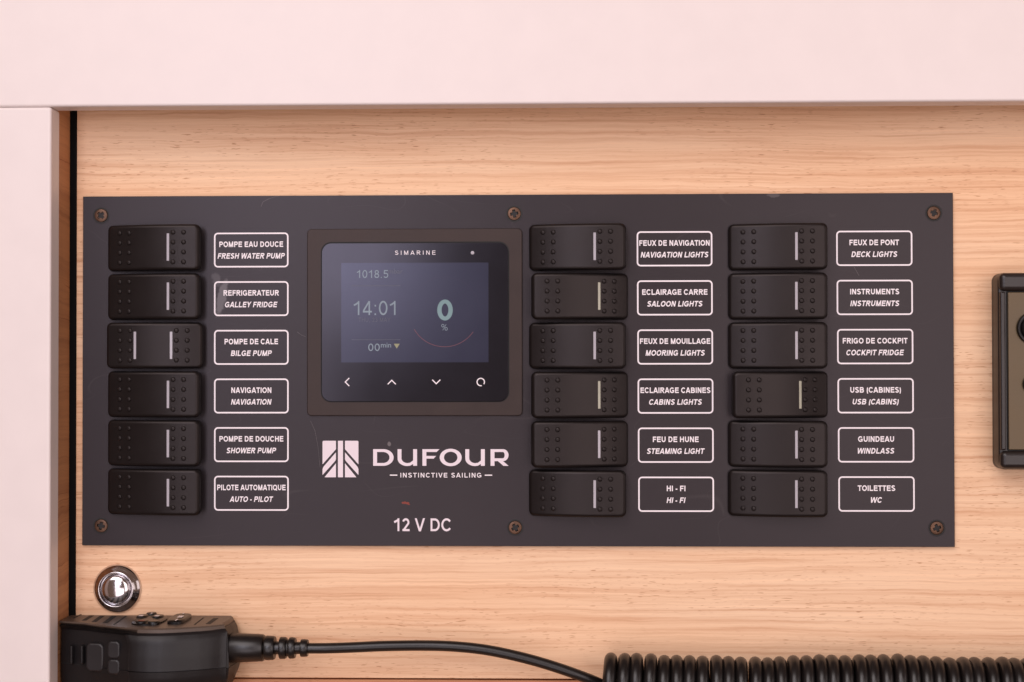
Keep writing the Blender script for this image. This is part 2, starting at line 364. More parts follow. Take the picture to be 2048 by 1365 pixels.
def plate_material():
    m, nt, b = newmat('anthracite_plate')
    tc = N(nt, 'ShaderNodeTexCoord')
    n2 = N(nt, 'ShaderNodeTexNoise'); n2.inputs['Scale'].default_value = 14; n2.inputs['Detail'].default_value = 6
    L(nt, tc.outputs['Object'], n2.inputs['Vector'])
    r = ramp(nt, [(0.3, (0.016, 0.0125, 0.0145, 1)), (0.7, (0.021, 0.0165, 0.0185, 1))]); L(nt, n2.outputs['Fac'], r.inputs['Fac'])
    out = r.outputs['Color']
    def over(fac, col):
        nonlocal out
        mx = N(nt, 'ShaderNodeMixRGB'); mx.inputs[2].default_value = (*col, 1); L(nt, fac, mx.inputs[0]); L(nt, out, mx.inputs[1]); out = mx.outputs[0]
    # white specks
    v = N(nt, 'ShaderNodeTexNoise'); v.inputs['Scale'].default_value = 900; v.inputs['Detail'].default_value = 2
    L(nt, tc.outputs['Object'], v.inputs['Vector'])
    dr = ramp(nt, [(0.79, g(0)), (0.84, g(0.4))]); L(nt, v.outputs['Fac'], dr.inputs['Fac']); over(dr.outputs['Color'], (0.4, 0.36, 0.36))
    # hairline scratches: thin iso-lines of a warped noise
    for k, (sc, lo, amt) in enumerate(((9, 0.0018, 0.03), (17, 0.0018, 0.025))):
        mp = N(nt, 'ShaderNodeMapping'); mp.inputs['Rotation'].default_value = (0, R(25 + 70*k), 0); mp.inputs['Scale'].default_value = (1, 1, 2.6); mp.inputs['Location'].default_value = (k*3.1, 0, 1.7)
        L(nt, tc.outputs['Object'], mp.inputs['Vector'])
        n = N(nt, 'ShaderNodeTexNoise'); n.inputs['Scale'].default_value = sc; n.inputs['Detail'].default_value = 1; L(nt, mp.outputs[0], n.inputs['Vector'])
        sb = N(nt, 'ShaderNodeMath', operation='SUBTRACT'); sb.inputs[1].default_value = 0.56; L(nt, n.outputs['Fac'], sb.inputs[0])
        ab = N(nt, 'ShaderNodeMath', operation='ABSOLUTE'); L(nt, sb.outputs[0], ab.inputs[0])
        rp = ramp(nt, [(0.0, g(amt)), (lo, g(0))]); L(nt, ab.outputs[0], rp.inputs['Fac'])
        mk = N(nt, 'ShaderNodeTexNoise'); mk.inputs['Scale'].default_value = 22; L(nt, mp.outputs[0], mk.inputs['Vector'])
        mr = ramp(nt, [(0.50, g(0)), (0.62, g(1))]); L(nt, mk.outputs['Fac'], mr.inputs['Fac'])
        mu = N(nt, 'ShaderNodeMath', operation='MULTIPLY'); L(nt, rp.outputs['Color'], mu.inputs[0]); L(nt, mr.outputs['Color'], mu.inputs[1])
        over(mu.outputs[0], (0.45, 0.40, 0.40))
    # chalky rub marks and a couple of greasy smudges at their places: (px, py, half width, half height, angle, strength, colour)
    nz = N(nt, 'ShaderNodeTexNoise'); nz.inputs['Scale'].default_value = 260; nz.inputs['Detail'].default_value = 5; L(nt, tc.outputs['Object'], nz.inputs['Vector'])
    for (px, py, hx, hy, ang, amt, col) in ((444, 595, 10, 42, 14, 0.24, (0.42, 0.40, 0.42)), (433, 560, 9, 16, -10, 0.10, (0.42, 0.40, 0.42)),
                                            (1548, 391, 14, 5, 0, 0.14, (0.4, 0.36, 0.36)), (778, 888, 4, 5, 0, 0.25, (0.5, 0.45, 0.45))):
        c = P(px, py); mp = N(nt, 'ShaderNodeMapping', vector_type='TEXTURE')
        mp.inputs['Location'].default_value = (c.x, 0, c.z); mp.inputs['Rotation'].default_value = (0, R(ang), 0); mp.inputs['Scale'].default_value = (hx*S, 1, hy*S)
        L(nt, tc.outputs['Object'], mp.inputs['Vector'])
        ln = N(nt, 'ShaderNodeVectorMath', operation='LENGTH'); L(nt, mp.outputs[0], ln.inputs[0])
        ad = N(nt, 'ShaderNodeMath', operation='MULTIPLY_ADD'); ad.inputs[1].default_value = 1.6; L(nt, nz.outputs['Fac'], ad.inputs[0]); L(nt, ln.outputs['Value'], ad.inputs[2])
        rp = ramp(nt, [(0.0, g(amt)), (0.55, g(amt)), (0.68, g(0))])
        sc2 = N(nt, 'ShaderNodeMath', operation='MULTIPLY'); sc2.inputs[1].default_value = 0.38; L(nt, ad.outputs[0], sc2.inputs[0]); L(nt, sc2.outputs[0], rp.inputs['Fac'])
        over(rp.outputs['Color'], col)
    L(nt, out, b.inputs['Base Color'])
    mr = N(nt, 'ShaderNodeMapRange'); mr.inputs['To Min'].default_value = 0.31; mr.inputs['To Max'].default_value = 0.37
    L(nt, n2.outputs['Fac'], mr.inputs['Value']); L(nt, mr.outputs[0], b.inputs['Roughness'])
    b.inputs['Specular IOR Level'].default_value = 0.34; b.inputs['Specular Tint'].default_value = (0.96, 0.87, 0.91, 1)
    f = N(nt, 'ShaderNodeTexNoise'); f.inputs['Scale'].default_value = 2400; L(nt, tc.outputs['Object'], f.inputs['Vector'])
    bp = N(nt, 'ShaderNodeBump'); bp.inputs['Strength'].default_value = 0.15; bp.inputs['Distance'].default_value = 0.0002
    L(nt, f.outputs['Fac'], bp.inputs['Height']); L(nt, bp.outputs[0], b.inputs['Normal'])
    return m
m_plate = plate_material()
m_glass = plain('dark_cover_glass', (0.010, 0.0095, 0.012), 0.17, var=0.0, spec=0.38, tint=(0.9, 0.84, 1.0))
m_lcd = plain('lcd_panel', (0.018, 0.019, 0.034), 0.20, var=0.0, spec=0.5, tint=(0.82, 0.80, 1.0), emis=(0.28, 0.30, 0.55), estr=0.022)
m_read = plain('lcd_reading', (0.16, 0.21, 0.24), 0.4, emis=(0.55, 0.65, 0.78), estr=0.09)
m_read_dim = plain('lcd_dim_reading', (0.04, 0.04, 0.06), 0.3, emis=(0.5, 0.5, 0.6), estr=0.028)
m_read_green = plain('lcd_state_reading', (0.10, 0.16, 0.17), 0.4, emis=(0.42, 0.68, 0.70), estr=0.15)
m_faint = plain('lcd_faint_ring', (0.024, 0.020, 0.036), 0.22, var=0.0, spec=0.5, tint=(0.82, 0.80, 1.0), emis=(0.34, 0.28, 0.52), estr=0.024)
m_arc = plain('lcd_red_arc', (0.07, 0.018, 0.03), 0.4, emis=(0.7, 0.1, 0.15), estr=0.06)
m_yel = plain('lcd_yellow_mark', (0.22, 0.21, 0.12), 0.4, emis=(0.7, 0.7, 0.3), estr=0.08)

# ------------------------------------------------------------------ setting: backboard, side wall, shelf, white frame
YW = 0.0025                                # front of the oak backboard (plate is 2.5 mm thick)
YB, YF = -0.017, -0.030                    # back and front of the white frame
zb = P(800, 1357, YW).z; xl = P(152.5, 700, YW).x; xs = P(137.0, 700, 0).x
def struct(name, me, mat):
    o = link(name, me, mat); o['kind'] = 'structure'; return o
struct('backboard', box(xl, 0.42, YW, YW+0.012, zb, 0.20, 0.0004, 2), m_wood)
struct('lower_backboard', box(xl, 0.42, YW+0.001, YW+0.013, zb-0.08, zb-0.0010, 0.0003, 2), wood('oak_veneer_low', (0.56, 0.29, 0.16), (0.40, 0.18, 0.09), seed=0.7))
struct('gap_backing', box(xs-0.03, 0.42, YW+0.016, YW+0.02, zb-0.1, 0.22), m_black)
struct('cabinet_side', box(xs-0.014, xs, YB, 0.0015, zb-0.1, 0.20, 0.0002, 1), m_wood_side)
struct('gap_shade_strip', box(xs-0.013, xl-0.0002, 0.0022, 0.012, zb-0.1, 0.20), m_black)  # added black strip standing in for deep shade beside the backboard
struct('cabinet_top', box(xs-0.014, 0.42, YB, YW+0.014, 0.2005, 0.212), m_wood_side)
struct('shelf', box(xs-0.014, 0.42, -0.055, YW+0.02, zb-0.092, zb-0.081, 0.0005, 2), m_wood)
fr = thing('face_frame', (0, YB, 0), 'pinkish white lacquered frame along the top and left of the oak recess', 'frame')
zf = P(1000, 208.5, YF).z; xf = P(100.5, 700, YF).x
kids_local(link('rail', box(-0.55, 0.55, YF, YB, zf, zf+0.16, 0.0013, 4), m_white, loc=(0, 0, 0)), fr)
kids_local(link('stile', box(xf-0.12, xf, YF+0.00015, YB, -0.30, zf-0.0001, 0.0013, 4), m_white, loc=(0, 0, 0)), fr)

# ------------------------------------------------------------------ control panel
c0 = P(165, 1091); W = 0.447; H = 0.18027
panel = thing('control_panel', (0, 0, 0), 'dark grey 12 volt switch panel with rocker switches and screen on the oak board', 'control panel')
bm = bmesh.new()
pm = box(-W/2, W/2, 0, YW-0.0002, -H/2, H/2, 0.00025, 2)
link('face_plate', pm, m_plate, panel)

# screws
def screw_head():
    n = []
    hw, hl = 0.00060, 0.00205              # cross slot half width / half length
    angs = sorted(set([round(2*math.pi*i/48, 6) for i in range(48)] +
        [round((q*math.pi/2 + s*math.atan2(hw, hl)) % (2*math.pi), 6) for q in range(4) for s in (1, -1)] +
        [round((q*math.pi/2 + math.pi/4) % (2*math.pi), 6) for q in range(4)]))
    def rc(a):
        c, s = abs(math.cos(a)), abs(math.sin(a)); big, sm = max(c, s), min(c, s)
        if sm/big <= hw/hl + 1e-6: return hl/big
        return hw*1.35/sm if hw*1.35/sm < hl else hl
    Rr = 0.0034
    loops = []
    for rad, y in ((Rr, 0.0), (Rr, -0.0003), (Rr*0.94, -0.00055), (Rr*0.80, -0.00068)):
        loops.append([(rad*math.cos(a), y, rad*math.sin(a)) for a in angs])
    loops.append([(rc(a)*math.cos(a), -0.00070, rc(a)*math.sin(a)) for a in angs])
    loops.append([(rc(a)*0.82*math.cos(a), 0.0006, rc(a)*0.82*math.sin(a)) for a in angs])
    return loft(loops, True, True, 'screw', 30)
sh = screw_head()
ring = lathe([(0.0043, -0.0001), (0.0043, 0.00012), (0.0040, 0.00018), (0.0035, 0.0001), (0.0034, -0.0001)], 40, 'countersink')
slotfill = lathe([(0.0017, -0.0006), (0.0017, 0.00012), (0, 0.00012)], 12, 'slot_bottom')
for (x, y, a) in ((202.5, 431.5, 45), (1028.5, 428, 80), (1867.5, 426.5, 20), (202.5, 1052, 12), (1030.5, 1055.5, 60), (1873.5, 1056.5, 70)):
    s = link('screw', sh, m_screw, panel, P(x, y), (0, R(a), 0))
    link('countersink', ring, m_hole, s)
    link('slot_bottom', slotfill, m_hole, s)

# rocker switches ------------------------------------------------
RW, RH = 0.0497, 0.0236
HC, DROP = 0.0089, 0.0028
def yfront(x, ins=0): return -(HC - DROP*(abs(x)/(RW/2))**2.0)
def ynorm(x):
    s = 2*DROP*x/(RW/2)**2                 # dY/dX of the face
    return math.atan(s)
def rocker_mesh():
    r = 0.0028; ns = 26
    def loop(ins, dy, absol=None):
        w2, h2, rc = RW/2-ins, RH/2-ins, max(r-ins, 0.0006)
        xs_ = []
        for i in range(7): a = R(90*i/6); xs_.append((-w2+rc - rc*math.cos(a), h2-rc+rc*math.sin(a)))
        for i in range(1, ns): xs_.append((-w2+rc + (2*w2-2*rc)*i/ns, h2))
        for i in range(7): a = R(90-90*i/6); xs_.append((w2-rc + rc*math.cos(a), h2-rc+rc*math.sin(a)))
        yv = lambda x: (absol if absol is not None else yfront(x)+dy)
        return [(x, yv(x), z) for x, z in xs_] + [(x, yv(x), -z) for x, z in reversed(xs_)]
    b = 0.0017
    loops = [loop(0.0010, 0, -0.0012), loop(0.0, 0.0030)]
    for k in range(7):
        a = R(90*k/6); loops.append(loop(b*(1-math.cos(a)), b*(1-math.sin(a))))
    n = len(loops[0]); vs = [v for l in loops for v in l]; fs = []
    for k in range(len(loops)-1):
        for i in range(n): j = (i+1) % n; fs.append((k*n+i, k*n+j, (k+1)*n+j, (k+1)*n+i))
    base = (len(loops)-1)*n
    for i in range(n//2-1): fs.append((base+i, base+i+1, base+n-2-i, base+n-1-i))
    fs.append(tuple(range(n)))
    me = mesh('rocker', vs, fs, 40)
    ring_v = set(range(base, base+n))
    att = me.attributes.get('sharp_edge') or me.attributes.new('sharp_edge', 'BOOLEAN', 'EDGE')
    for e in me.edges:
        a_, b_ = e.vertices
        if a_ in ring_v and b_ in ring_v and abs(me.vertices[a_].co.z - me.vertices[b_].co.z) < 0.0015: att.data[e.index].value = True
    return me
rk = rocker_mesh()
dotm = lathe([(0.00128, -0.0003), (0.00126, 0.00012), (0.00116, 0.00036), (0.00095, 0.00054), (0.00065, 0.00066), (0.00033, 0.00071), (0, 0.00072)], 16, 'grip_dot', 50)
ringm = None
barm = box(-0.00066, 0.00066, -0.00012, 0.0008, -0.0070, 0.0070, 0.00010, 1, 'indicator_bar')
barm2 = barm.copy()
housem = slab(RW-0.004, RH-0.001, 0.002, 0.0001, -0.0022, 0.0004, 'housing')
TILT = R(8.2)
cols = [(305.5, 495.0, 985.5), (1157.5, 493.5, 988.5), (1560.5, 493.0, 988.5)]
states = ['AAMAAA', 'ABABBA', 'AAABAA']
yellow = {(1, 1), (1, 3), (2, 3)}
DX = 0.0119, 0.0173
for ci, (px, ya, yb) in enumerate(cols):
    for ri in range(6):
        py = ya + (yb-ya)*ri/5; st = states[ci][ri]
        py2 = 682.5+(py-682.5)
        q = P(px, py2, -HC)
        rot = {'A': -TILT, 'B': TILT, 'M': 0.0}[st] * random.uniform(0.97, 1.03)
        # left end pressed in (A) turns the face to the left
        o = link('rocker_switch', rk, m_rocker, panel, (q.x, 0, q.z), (0, 0, rot))
        hs = link('housing', housem, m_house, o); hs.rotation_euler = (0, 0, -rot)
        if st == 'M': o['label'] = 'rocker switch standing level, with two pale bars'
        for sx in ([1, -1] if st == 'M' else [1]):
            x = sx*0.0093
            bmh = barm2 if (ci, ri) in yellow else barm
            br = link('indicator_bar', bmh, m_bary if (ci, ri) in yellow else m_bar, o, (x, yfront(x), 0), (0, 0, ynorm(x)))
            if (ci, ri) in yellow: br['label'] = 'yellowish indicator bar'
        for sx in (-1, 1):
            for dx in DX:
                for k in range(4):
                    x = sx*dx; z = (k-1.5)*0.00505
                    link('grip_dot', dotm, m_dot, o, (x, yfront(x)-0.00002, z), (0, 0, ynorm(x)))

# printed labels --------------------------------------------------
LB = [
 (502.5, 500.5, 987.0, 502.8, [('POMPE EAU DOUCE',129,'FRESH WATER PUMP',136),('REFRIGERATEUR',112,'GALLEY FRIDGE',106),('POMPE DE CALE',108,'BILGE PUMP',83),
   ('NAVIGATION',81,'NAVIGATION',82),('POMPE DE DOUCHE',129,'SHOWER PUMP',100),('PILOTE AUTOMATIQUE',138,'AUTO - PILOT',88)]),
 (1349, 498, 989.0, 1352.2, [('FEUX DE NAVIGATION',140,'NAVIGATION LIGHTS',135),('ECLAIRAGE CARRE',130,'SALOON LIGHTS',110),('FEUX DE MOUILLAGE',140,'MOORING LIGHTS',118),
   ('ECLAIRAGE CABINES',139,'CABINS LIGHTS',105),('FEU DE HUNE',91,'STEAMING LIGHT',115),('HI - FI',37,'HI - FI',38)]),
 (1748.5, 497, 988.5, 1753.0, [('FEUX DE PONT',98,'DECK LIGHTS',91),('INSTRUMENTS',97,'INSTRUMENTS',97),('FRIGO DE COCKPIT',128,'COCKPIT FRIDGE',114),
   ('USB (CABINES)',100,'USB (CABINS)',91),('GUINDEAU',71,'WINDLASS',72),('TOILETTES',74,'WC',22)]),
]
YP = -0.00006
frame_me = ring_print(150.5*S, 70*S, 8*S, 3.0*S)
for (xa, ya, yb, xb, rows) in LB:
    for i, (t1, w1, t2, w2) in enumerate(rows):
        px = xa + (xb-xa)*i/5; py = ya + (yb-ya)*i/5
        c = P(px, py); c.y = YP
        o = link('printed_label', frame_me, m_white_print, panel, c); o['label'] = 'white printed label reading ' + t1 + ' over ' + t2
        link('lettering', text_mesh(t1, 11.0*S, w1*S, 0.205), m_white_print, o, (0, 0, 11.6*S))
        link('lettering', text_mesh(t2, 11.0*S, w2*S, 0.205, True), m_white_print, o, (0, 0, -11.8*S))

def pp(pts, ox, oy, sc, cx, cy):
    """zoom-crop pixels -> metres relative to photo pixel cx, cy on the plate"""
    return [(((ox + x/sc) - cx)*S, -((oy + y/sc) - cy)*S) for x, y in pts]
K = 4.452
def q4(pts, cx, cy): return pp(pts, 600, 840, K, cx, cy)
# emblem: rounded square cut into mast and sail bands
lc = (681, 918.5)
A = [(209,187),(320,187),(320,262),(200,397),(200,196),(203,190)]
B = [(320,290),(320,350),(314,366),(200,492),(200,440),(207,420)]
C = [(320,388),(320,512),(218,512)]
D = [(338,187),(383,187),(383,512),(338,512)]
mir = lambda p: [(721-x, y) for x, y in p]
emb = link('emblem', flat([q4(p, *lc) for p in (A, B, C, D, mir(A), mir(B), mir(C))], 'emblem'), m_pink_print, panel, tuple(P(*lc)) )
emb.location.y = YP; emb['label'] = 'pale square emblem of a mast between slanted bands'
# wide wordmark drawn as outlines
def band(o, i): return [[o[k], o[k+1], i[k+1], i[k]] for k in range(len(o)-1)]
def ell(cx, cy, rx, ry, a0, a1, n=20): return [(cx+rx*math.cos(R(a0+(a1-a0)*k/n)), cy-ry*math.sin(R(a0+(a1-a0)*k/n))) for k in range(n+1)]
wc = (881, 916)
polys = []
def Dl():
    o = [(685,262),(740,262)] + ell(740,336,93,74,90,-90)[1:-1] + [(740,410),(685,410)]
    i = [(685,287),(738,287)] + ell(738,336,58,49,90,-90)[1:-1] + [(738,385),(685,385)]
    return [[(650,262),(685,262),(685,410),(650,410)]] + band(o, i)
def Ul(x):
    o = [(x,262),(x,335)] + ell(x+87,345,87,67,180,270,14)[1:] 
    i = [(x+35,262),(x+35,335)] + ell(x+90,342,55,44,180,270,14)[1:]
    o2 = [(x+87,412), (x+112,409), (x+139,394)]; i2 = [(x+90,386),(x+113,382),(x+139,362)]
    return band(o, i) + [[o[-1], o2[1], i2[1], i[-1]], [o2[1], o2[2], i2[2], i2[1]], [(x+139,262),(x+174,262),(x+174,410),(x+139,410)]]
def Fl():
    return [[(1090,262),(1125,262),(1125,410),(1090,410)], [(1125,262),(1242,262),(1216,287),(1125,287)], [(1125,322),(1212,322),(1190,346),(1125,346)]]
def Ol(): return band(ell(1342,335.5,98,77.5,0,360,40), ell(1342,335.5,60,51,0,360,40))
def Rl():
    o = [(1732,262),(1808,262)] + ell(1808,315,49,53,90,-90)[1:-1] + [(1800,368),(1732,368)]
    i = [(1732,287),(1806,287)] + ell(1806,315,16,28,90,-90)[1:-1] + [(1798,343),(1732,343)]
    return [[(1697,262),(1732,262),(1732,410),(1697,410)]] + band(o, i) + [[(1762,368.2),(1808,368.2),(1857,410),(1812,410)]]
for p in Dl() + Ul(868) + Fl() + Ol() + Ul(1472) + Rl(): polys.append(q4(p, *wc))
wm = link('wordmark', flat(polys, 'wordmark'), m_pink_print, panel, tuple(P(*wc))); wm.location.y = YP; wm['label'] = 'wide pale capitals reading DUFOUR'
sl = link('slogan', text_mesh('INSTINCTIVE SAILING', 9.2*S, 162*S, 0.175, track=0.16), m_white_print, panel, tuple(P(881.7, 950.8))); sl.location.y = YP
sl['label'] = 'small white slogan INSTINCTIVE SAILING'
for x in (787, 977):
    link('dash', flat([[(-7.4*S, -1.1*S), (7.4*S, -1.1*S), (7.4*S, 1.1*S), (-7.4*S, 1.1*S)]], 'dash'), m_white_print, sl, ((x-881.7)*S, 0, 0))
vd = link('voltage_lettering', text_mesh('12 V DC', 25.5*S, 114*S, 0.165), m_pink_print, panel, tuple(P(844.5, 1050))); vd.location.y = YP
vd['label'] = 'white lettering reading 12 V DC'
# red paint speck
rp = P(812, 1007); random.seed(3)
for dx, dz, a in ((-3, 1, 5.5), (2.5, 0.5, 4.2), (5.5, -2.2, 2.4)):
    pts = [(a*S*random.uniform(.8, 1.2)*math.cos(t*math.pi/7), a*0.45*S*random.uniform(.7, 1.3)*math.sin(t*math.pi/7)) for t in range(14)]
    o = link('paint_speck', flat([pts], 'paint_speck'), m_red, panel, (rp.x+dx*S, YP-0.00001*(dx+4), rp.z+dz*S))
# long scratches
def scratch(pxs, wd=0.5):
    ps = [P(x, y) for x, y in pxs]; polys = []
    for a, b in zip(ps, ps[1:]):
        d = (b-a).normalized(); n = Vector((-d.z, 0, d.x))*wd*S/2
        polys.append([(v.x, v.z) for v in (a+n, b+n, b-n, a-n)])
    o = link('scratch', flat(polys, 'scratch'), m_scratch, panel, (0, YP, 0))
scratch([(522,414),(526,404),(538,398),(551,394),(560,392)], 0.45)
scratch([(594,664),(602,670),(611,674)], 0.5)
scratch([(1708,534),(1713,543),(1718,552)], 0.4)
scratch([(621,842),(630,862),(636,894),(640,935)], 0.35)

# display unit ------------------------------------------------------
dc = P(829.5, 645); YD = -0.0016
dw, dh = 431*S, 374*S
du = link('display_unit', slab(dw, dh, 9*S, 0.0, YD, 0.0004, 'display_unit'), m_bezel, panel, (dc.x, 0, dc.z)); du['label'] = 'square screen unit in a brownish black surround'
def loc(px, py, Y):                        # photo pixel -> local to the display unit
    v = P(px, py, Y); return (v.x-dc.x, Y, v.z-dc.z)
gl0 = loc(829.8, 644.3, YD)
link('glass_gap', slab(377.5*S, 321*S, 21*S, YD+0.0004, YD-0.00003, 0.00002, 'glass_gap'), m_slot, du, (gl0[0], 0, gl0[2]))
YG = YD-0.0006
gl = loc(829.5, 644.8, YG)
link('cover_glass', slab(373.5*S, 317*S, 19.5*S, YD, YG, 0.0002, 'cover_glass'), m_glass, du, (gl[0], 0, gl[2]))
lx0, ly0, lx1, ly1 = 682.5, 526.5, 977, 725
a, b = loc(lx0, ly0, YG), loc(lx1, ly1, YG)
lcd = link('lcd_screen', flat([[(a[0], b[2]), (b[0], b[2]), (b[0], a[2]), (a[0], a[2])]], 'lcd_screen'), m_lcd, du, (0, YG-0.00003, 0))
YL = YG-0.00006
def on_screen(name, me, mat, px, py, lab=None):
    o = link(name, me, mat, du, loc(px, py, YL))
    if lab: o['label'] = lab
    return o
on_screen('lettering', text_mesh('SIMARINE', 8.2*S, 81*S, 0.135, track=0.42), m_white_print, 830.5, 505.8, 'SIMARINE in thin spaced capitals')
on_screen('sensor', lathe([(0.0009, 0), (0.0009, 0.0001), (0.0007, 0.00018), (0, 0.0002)], 20, 'sensor'), m_bar, 945, 506)
on_screen('reading', text_mesh('1018.5', 15.5*S, 63*S, 0.12, track=0.05), m_read, 745, 548.5, 'reading 1018.5')
on_screen('reading', text_mesh('14:01', 28*S, 84*S, 0.115, track=0.03), m_read, 749, 616.5, 'clock reading 14:01')
on_screen('reading', text_mesh('THU, 23 MAY', 8.5*S, 64*S, 0.12, track=0.1), m_read_dim, 749, 640, 'faint date THU, 23 MAY')
on_screen('reading', text_mesh('00', 14.5*S, 23*S, 0.13, track=0.08), m_read, 748, 695, 'reading 00')
on_screen('reading', text_mesh('0', 41*S, 31*S, 0.19), m_read_green, 890, 620.5, 'large zero')
def small_text(s, size, ht):
    c = bpy.data.curves.new('t', 'FONT'); c.body = s; c.size = size; c.align_x = 'CENTER'; c.align_y = 'CENTER'; c.resolution_u = 3
    o = bpy.data.objects.new('t', c); COL.objects.link(o); bpy.context.view_layer.update()
    me = bpy.data.meshes.new_from_object(o); bpy.data.objects.remove(o)
    me.transform(Matrix.Rotation(R(90), 4, 'X')); return me
on_screen('unit_text', small_text('mbar', 0.0036, 0), m_read_dim, 791, 543.5, 'faint mbar')
on_screen('unit_text', small_text('min', 0.0038, 0), m_read, 772, 691, 'min')
def pct():
    r0, r1 = 2.0, 3.0; out = []
    for cx, cy in ((-3.4, 3.2), (3.4, -3.2)):
        out += band(ell(cx, -cy, r1, r1*1.1, 0, 360, 14), ell(cx, -cy, r0, r0*1.1, 0, 360, 14))
    return [[(x*S, -y*S) for x, y in p] for p in out] + [[(-3.9*S, -6*S), (-2.9*S, -6*S), (3.9*S, 6*S), (2.9*S, 6*S)]]
on_screen('percent_sign', flat(pct(), 'percent_sign'), m_read, 889, 655)
on_screen('down_arrow', flat([[(-6*S, 4.5*S), (6*S, 4.5*S), (0, -5*S)]], 'down_arrow'), m_yel, 793.5, 692.5)
for y in (572, 680): on_screen('rule_line', flat([[(-49*S, -.5*S), (49*S, -.5*S), (49*S, .5*S), (-49*S, .5*S)]], 'rule_line'), m_read_dim, 752, y)
arcp = [[(x*S, -y*S) for x, y in p] for p in band(ell(0, 0, 70.5, 70.5, -150, -35, 40), ell(0, 0, 69.2, 69.2, -150, -35, 40))]
on_screen('charge_arc', flat(arcp, 'charge_arc'), m_arc, 889, 624, 'thin red arc')
arcp = [[(x*S, -y*S) for x, y in p] for p in band(ell(0, 0, 70.0, 70.0, -35, 210, 60), ell(0, 0, 69.4, 69.4, -35, 210, 60))]
on_screen('charge_arc', flat(arcp, 'charge_arc_faint'), m_faint, 889, 624, 'faint upper arc')
def chev(rotd):
    c = [(-8, -4), (0, 4), (8, -4)]; ca, sa = math.cos(R(rotd)), math.sin(R(rotd))
    pl = stroke_polys([(x*ca-y*sa, x*sa+y*ca) for x, y in c], 2.1)
    return flat([[(x*S, y*S) for x, y in p] for p in pl], 'touch_key')
on_screen('touch_key', chev(90), m_white_print, 694.5, 764.5, 'left arrow key')
on_screen('touch_key', chev(0), m_white_print, 783.5, 765, 'up arrow key')
on_screen('touch_key', chev(180), m_white_print, 872.5, 764, 'down arrow key')
cp = [[(x*S, -y*S) for x, y in p] for p in band(ell(0, 0, 8.4, 8.4, -35, 285, 30), ell(0, 0, 6.3, 6.3, -35, 285, 30))]
on_screen('touch_key', flat(cp, 'touch_key'), m_white_print, 961.5, 764.5, 'ring key')

# ------------------------------------------------------------------ chrome push button
k = P(235.5, 1177.5, YW)
pb = thing('push_latch', (k.x, YW, k.z), 'round chrome push button latch with domed centre, below the left end of the switch panel', 'push latch')
fl = [(0.0118, -0.0004), (0.0119, 0.0003), (0.0117, 0.0009), (0.0110, 0.0018), (0.0100, 0.0026), (0.0090, 0.0032), (0.00865, 0.0036), (0.0084, 0.0038), (0.0081, 0.0037), (0.0079, 0.0032), (0.0078, 0.0010), (0.0, 0.0010)]
link('flange', lathe([(r*1.06, h_*1.05) for r, h_ in fl], 96, 'flange', 60), m_chrome, pb)
dome = [(0.0073, 0.0009), (0.0073, 0.0026), (0.0072, 0.0030), (0.0069, 0.0033)] + [(0.0069*math.cos(R(a)), 0.0033+0.0021*math.sin(R(a))) for a in range(8, 90, 6)] + [(0, 0.0054)]
link('button', lathe([(r*1.06, h_*1.05) for r, h_ in dome], 96, 'button', 60), m_chrome, pb)

# ------------------------------------------------------------------ radio handset with coiled cord
zt = PZ(463, 1233, -0.10); 
z0 = P(463, 1233, -0.001).z
hs = thing('radio_handset', (P(300, 1300, -0.02).x, -0.02, z0), 'black radio handset with keypad and coiled cord in the lower left corner', 'radio handset')
def hk(name, me, mat, parent=hs, lab=None):
    o = link(name, me, mat, parent)
    if parent is hs: o.location = -Vector(hs.location)
    if lab: o['label'] = lab
    return o
front = [(150, 1236), (170, 1246.5), (200, 1251), (225, 1253.5), (250, 1256), (275, 1257.5), (295, 1258), (322, 1258), (350, 1257), (375, 1255.5), (400, 1254), (425, 1252), (449, 1249.5)]
fp = [PZ(x, y, z0) for x, y in front]
xL = xs + 0.0012
fp[0] = Vector((xL, -0.016, z0)); fp[1].y = max(fp[1].y, -0.0210)
xR = P(466, 1235, -0.002).x
topo = [(p.x, p.y) for p in fp] + [(xR-0.001, -0.020), (xR, -0.012), (xR, -0.0015), (xR-0.001, 0.0005), ((xL+xR)/2, 0.001), (xL+0.001, 0.0008), (xL, 0.0)]
nf = len(fp)
def outline(dz, out, endout, inset=0.0):
    res = []
    cx = (xL+xR)/2; cy = -0.018
    for i, (x, y) in enumerate(topo):
        if i < nf: res.append((x + (endout*0.6 if i == nf-1 else 0), y - out*(0.3 if i < 2 else 1) + inset + ((0.0028 if i < 5 else 0) if dz < -0.0021 and dz > -0.045 else 0), z0+dz))
        elif x > cx: res.append((x + endout - inset, y, z0+dz))
        else: res.append((max(x, xL), y, z0+dz))
    return res
body = loft([outline(-0.0020, 0.0000, 0.0008), outline(-0.0045, -0.0012, 0.0020), outline(-0.008, -0.0008, 0.0028), outline(-0.014, 0.0003, 0.0034), outline(-0.0212, 0.0008, 0.0040)], True, True, 'upper_shell', 45)
hk('upper_shell', body, m_hand)
body2 = loft([outline(-0.0216, 0.0008, 0.0039), outline(-0.026, 0.0002, 0.0030), outline(-0.033, -0.0035, 0.0000), outline(-0.046, -0.012, -0.006)], True, True, 'lower_shell', 45)
hk('lower_shell', body2, m_hand)
hk('seam', loft([outline(-0.0211, 0.0003, 0.0033), outline(-0.0217, 0.0003, 0.0033)], True, True, 'seam', 45), m_slot)
top = loft([outline(-0.0022, 0.0, 0.0004), outline(-0.0006, 0.0, 0.0), outline(0.0, -0.0005, -0.0003, 0.0003)], True, True, 'keypad_face', 30)
tf = hk('keypad_face', top, m_hand_top)
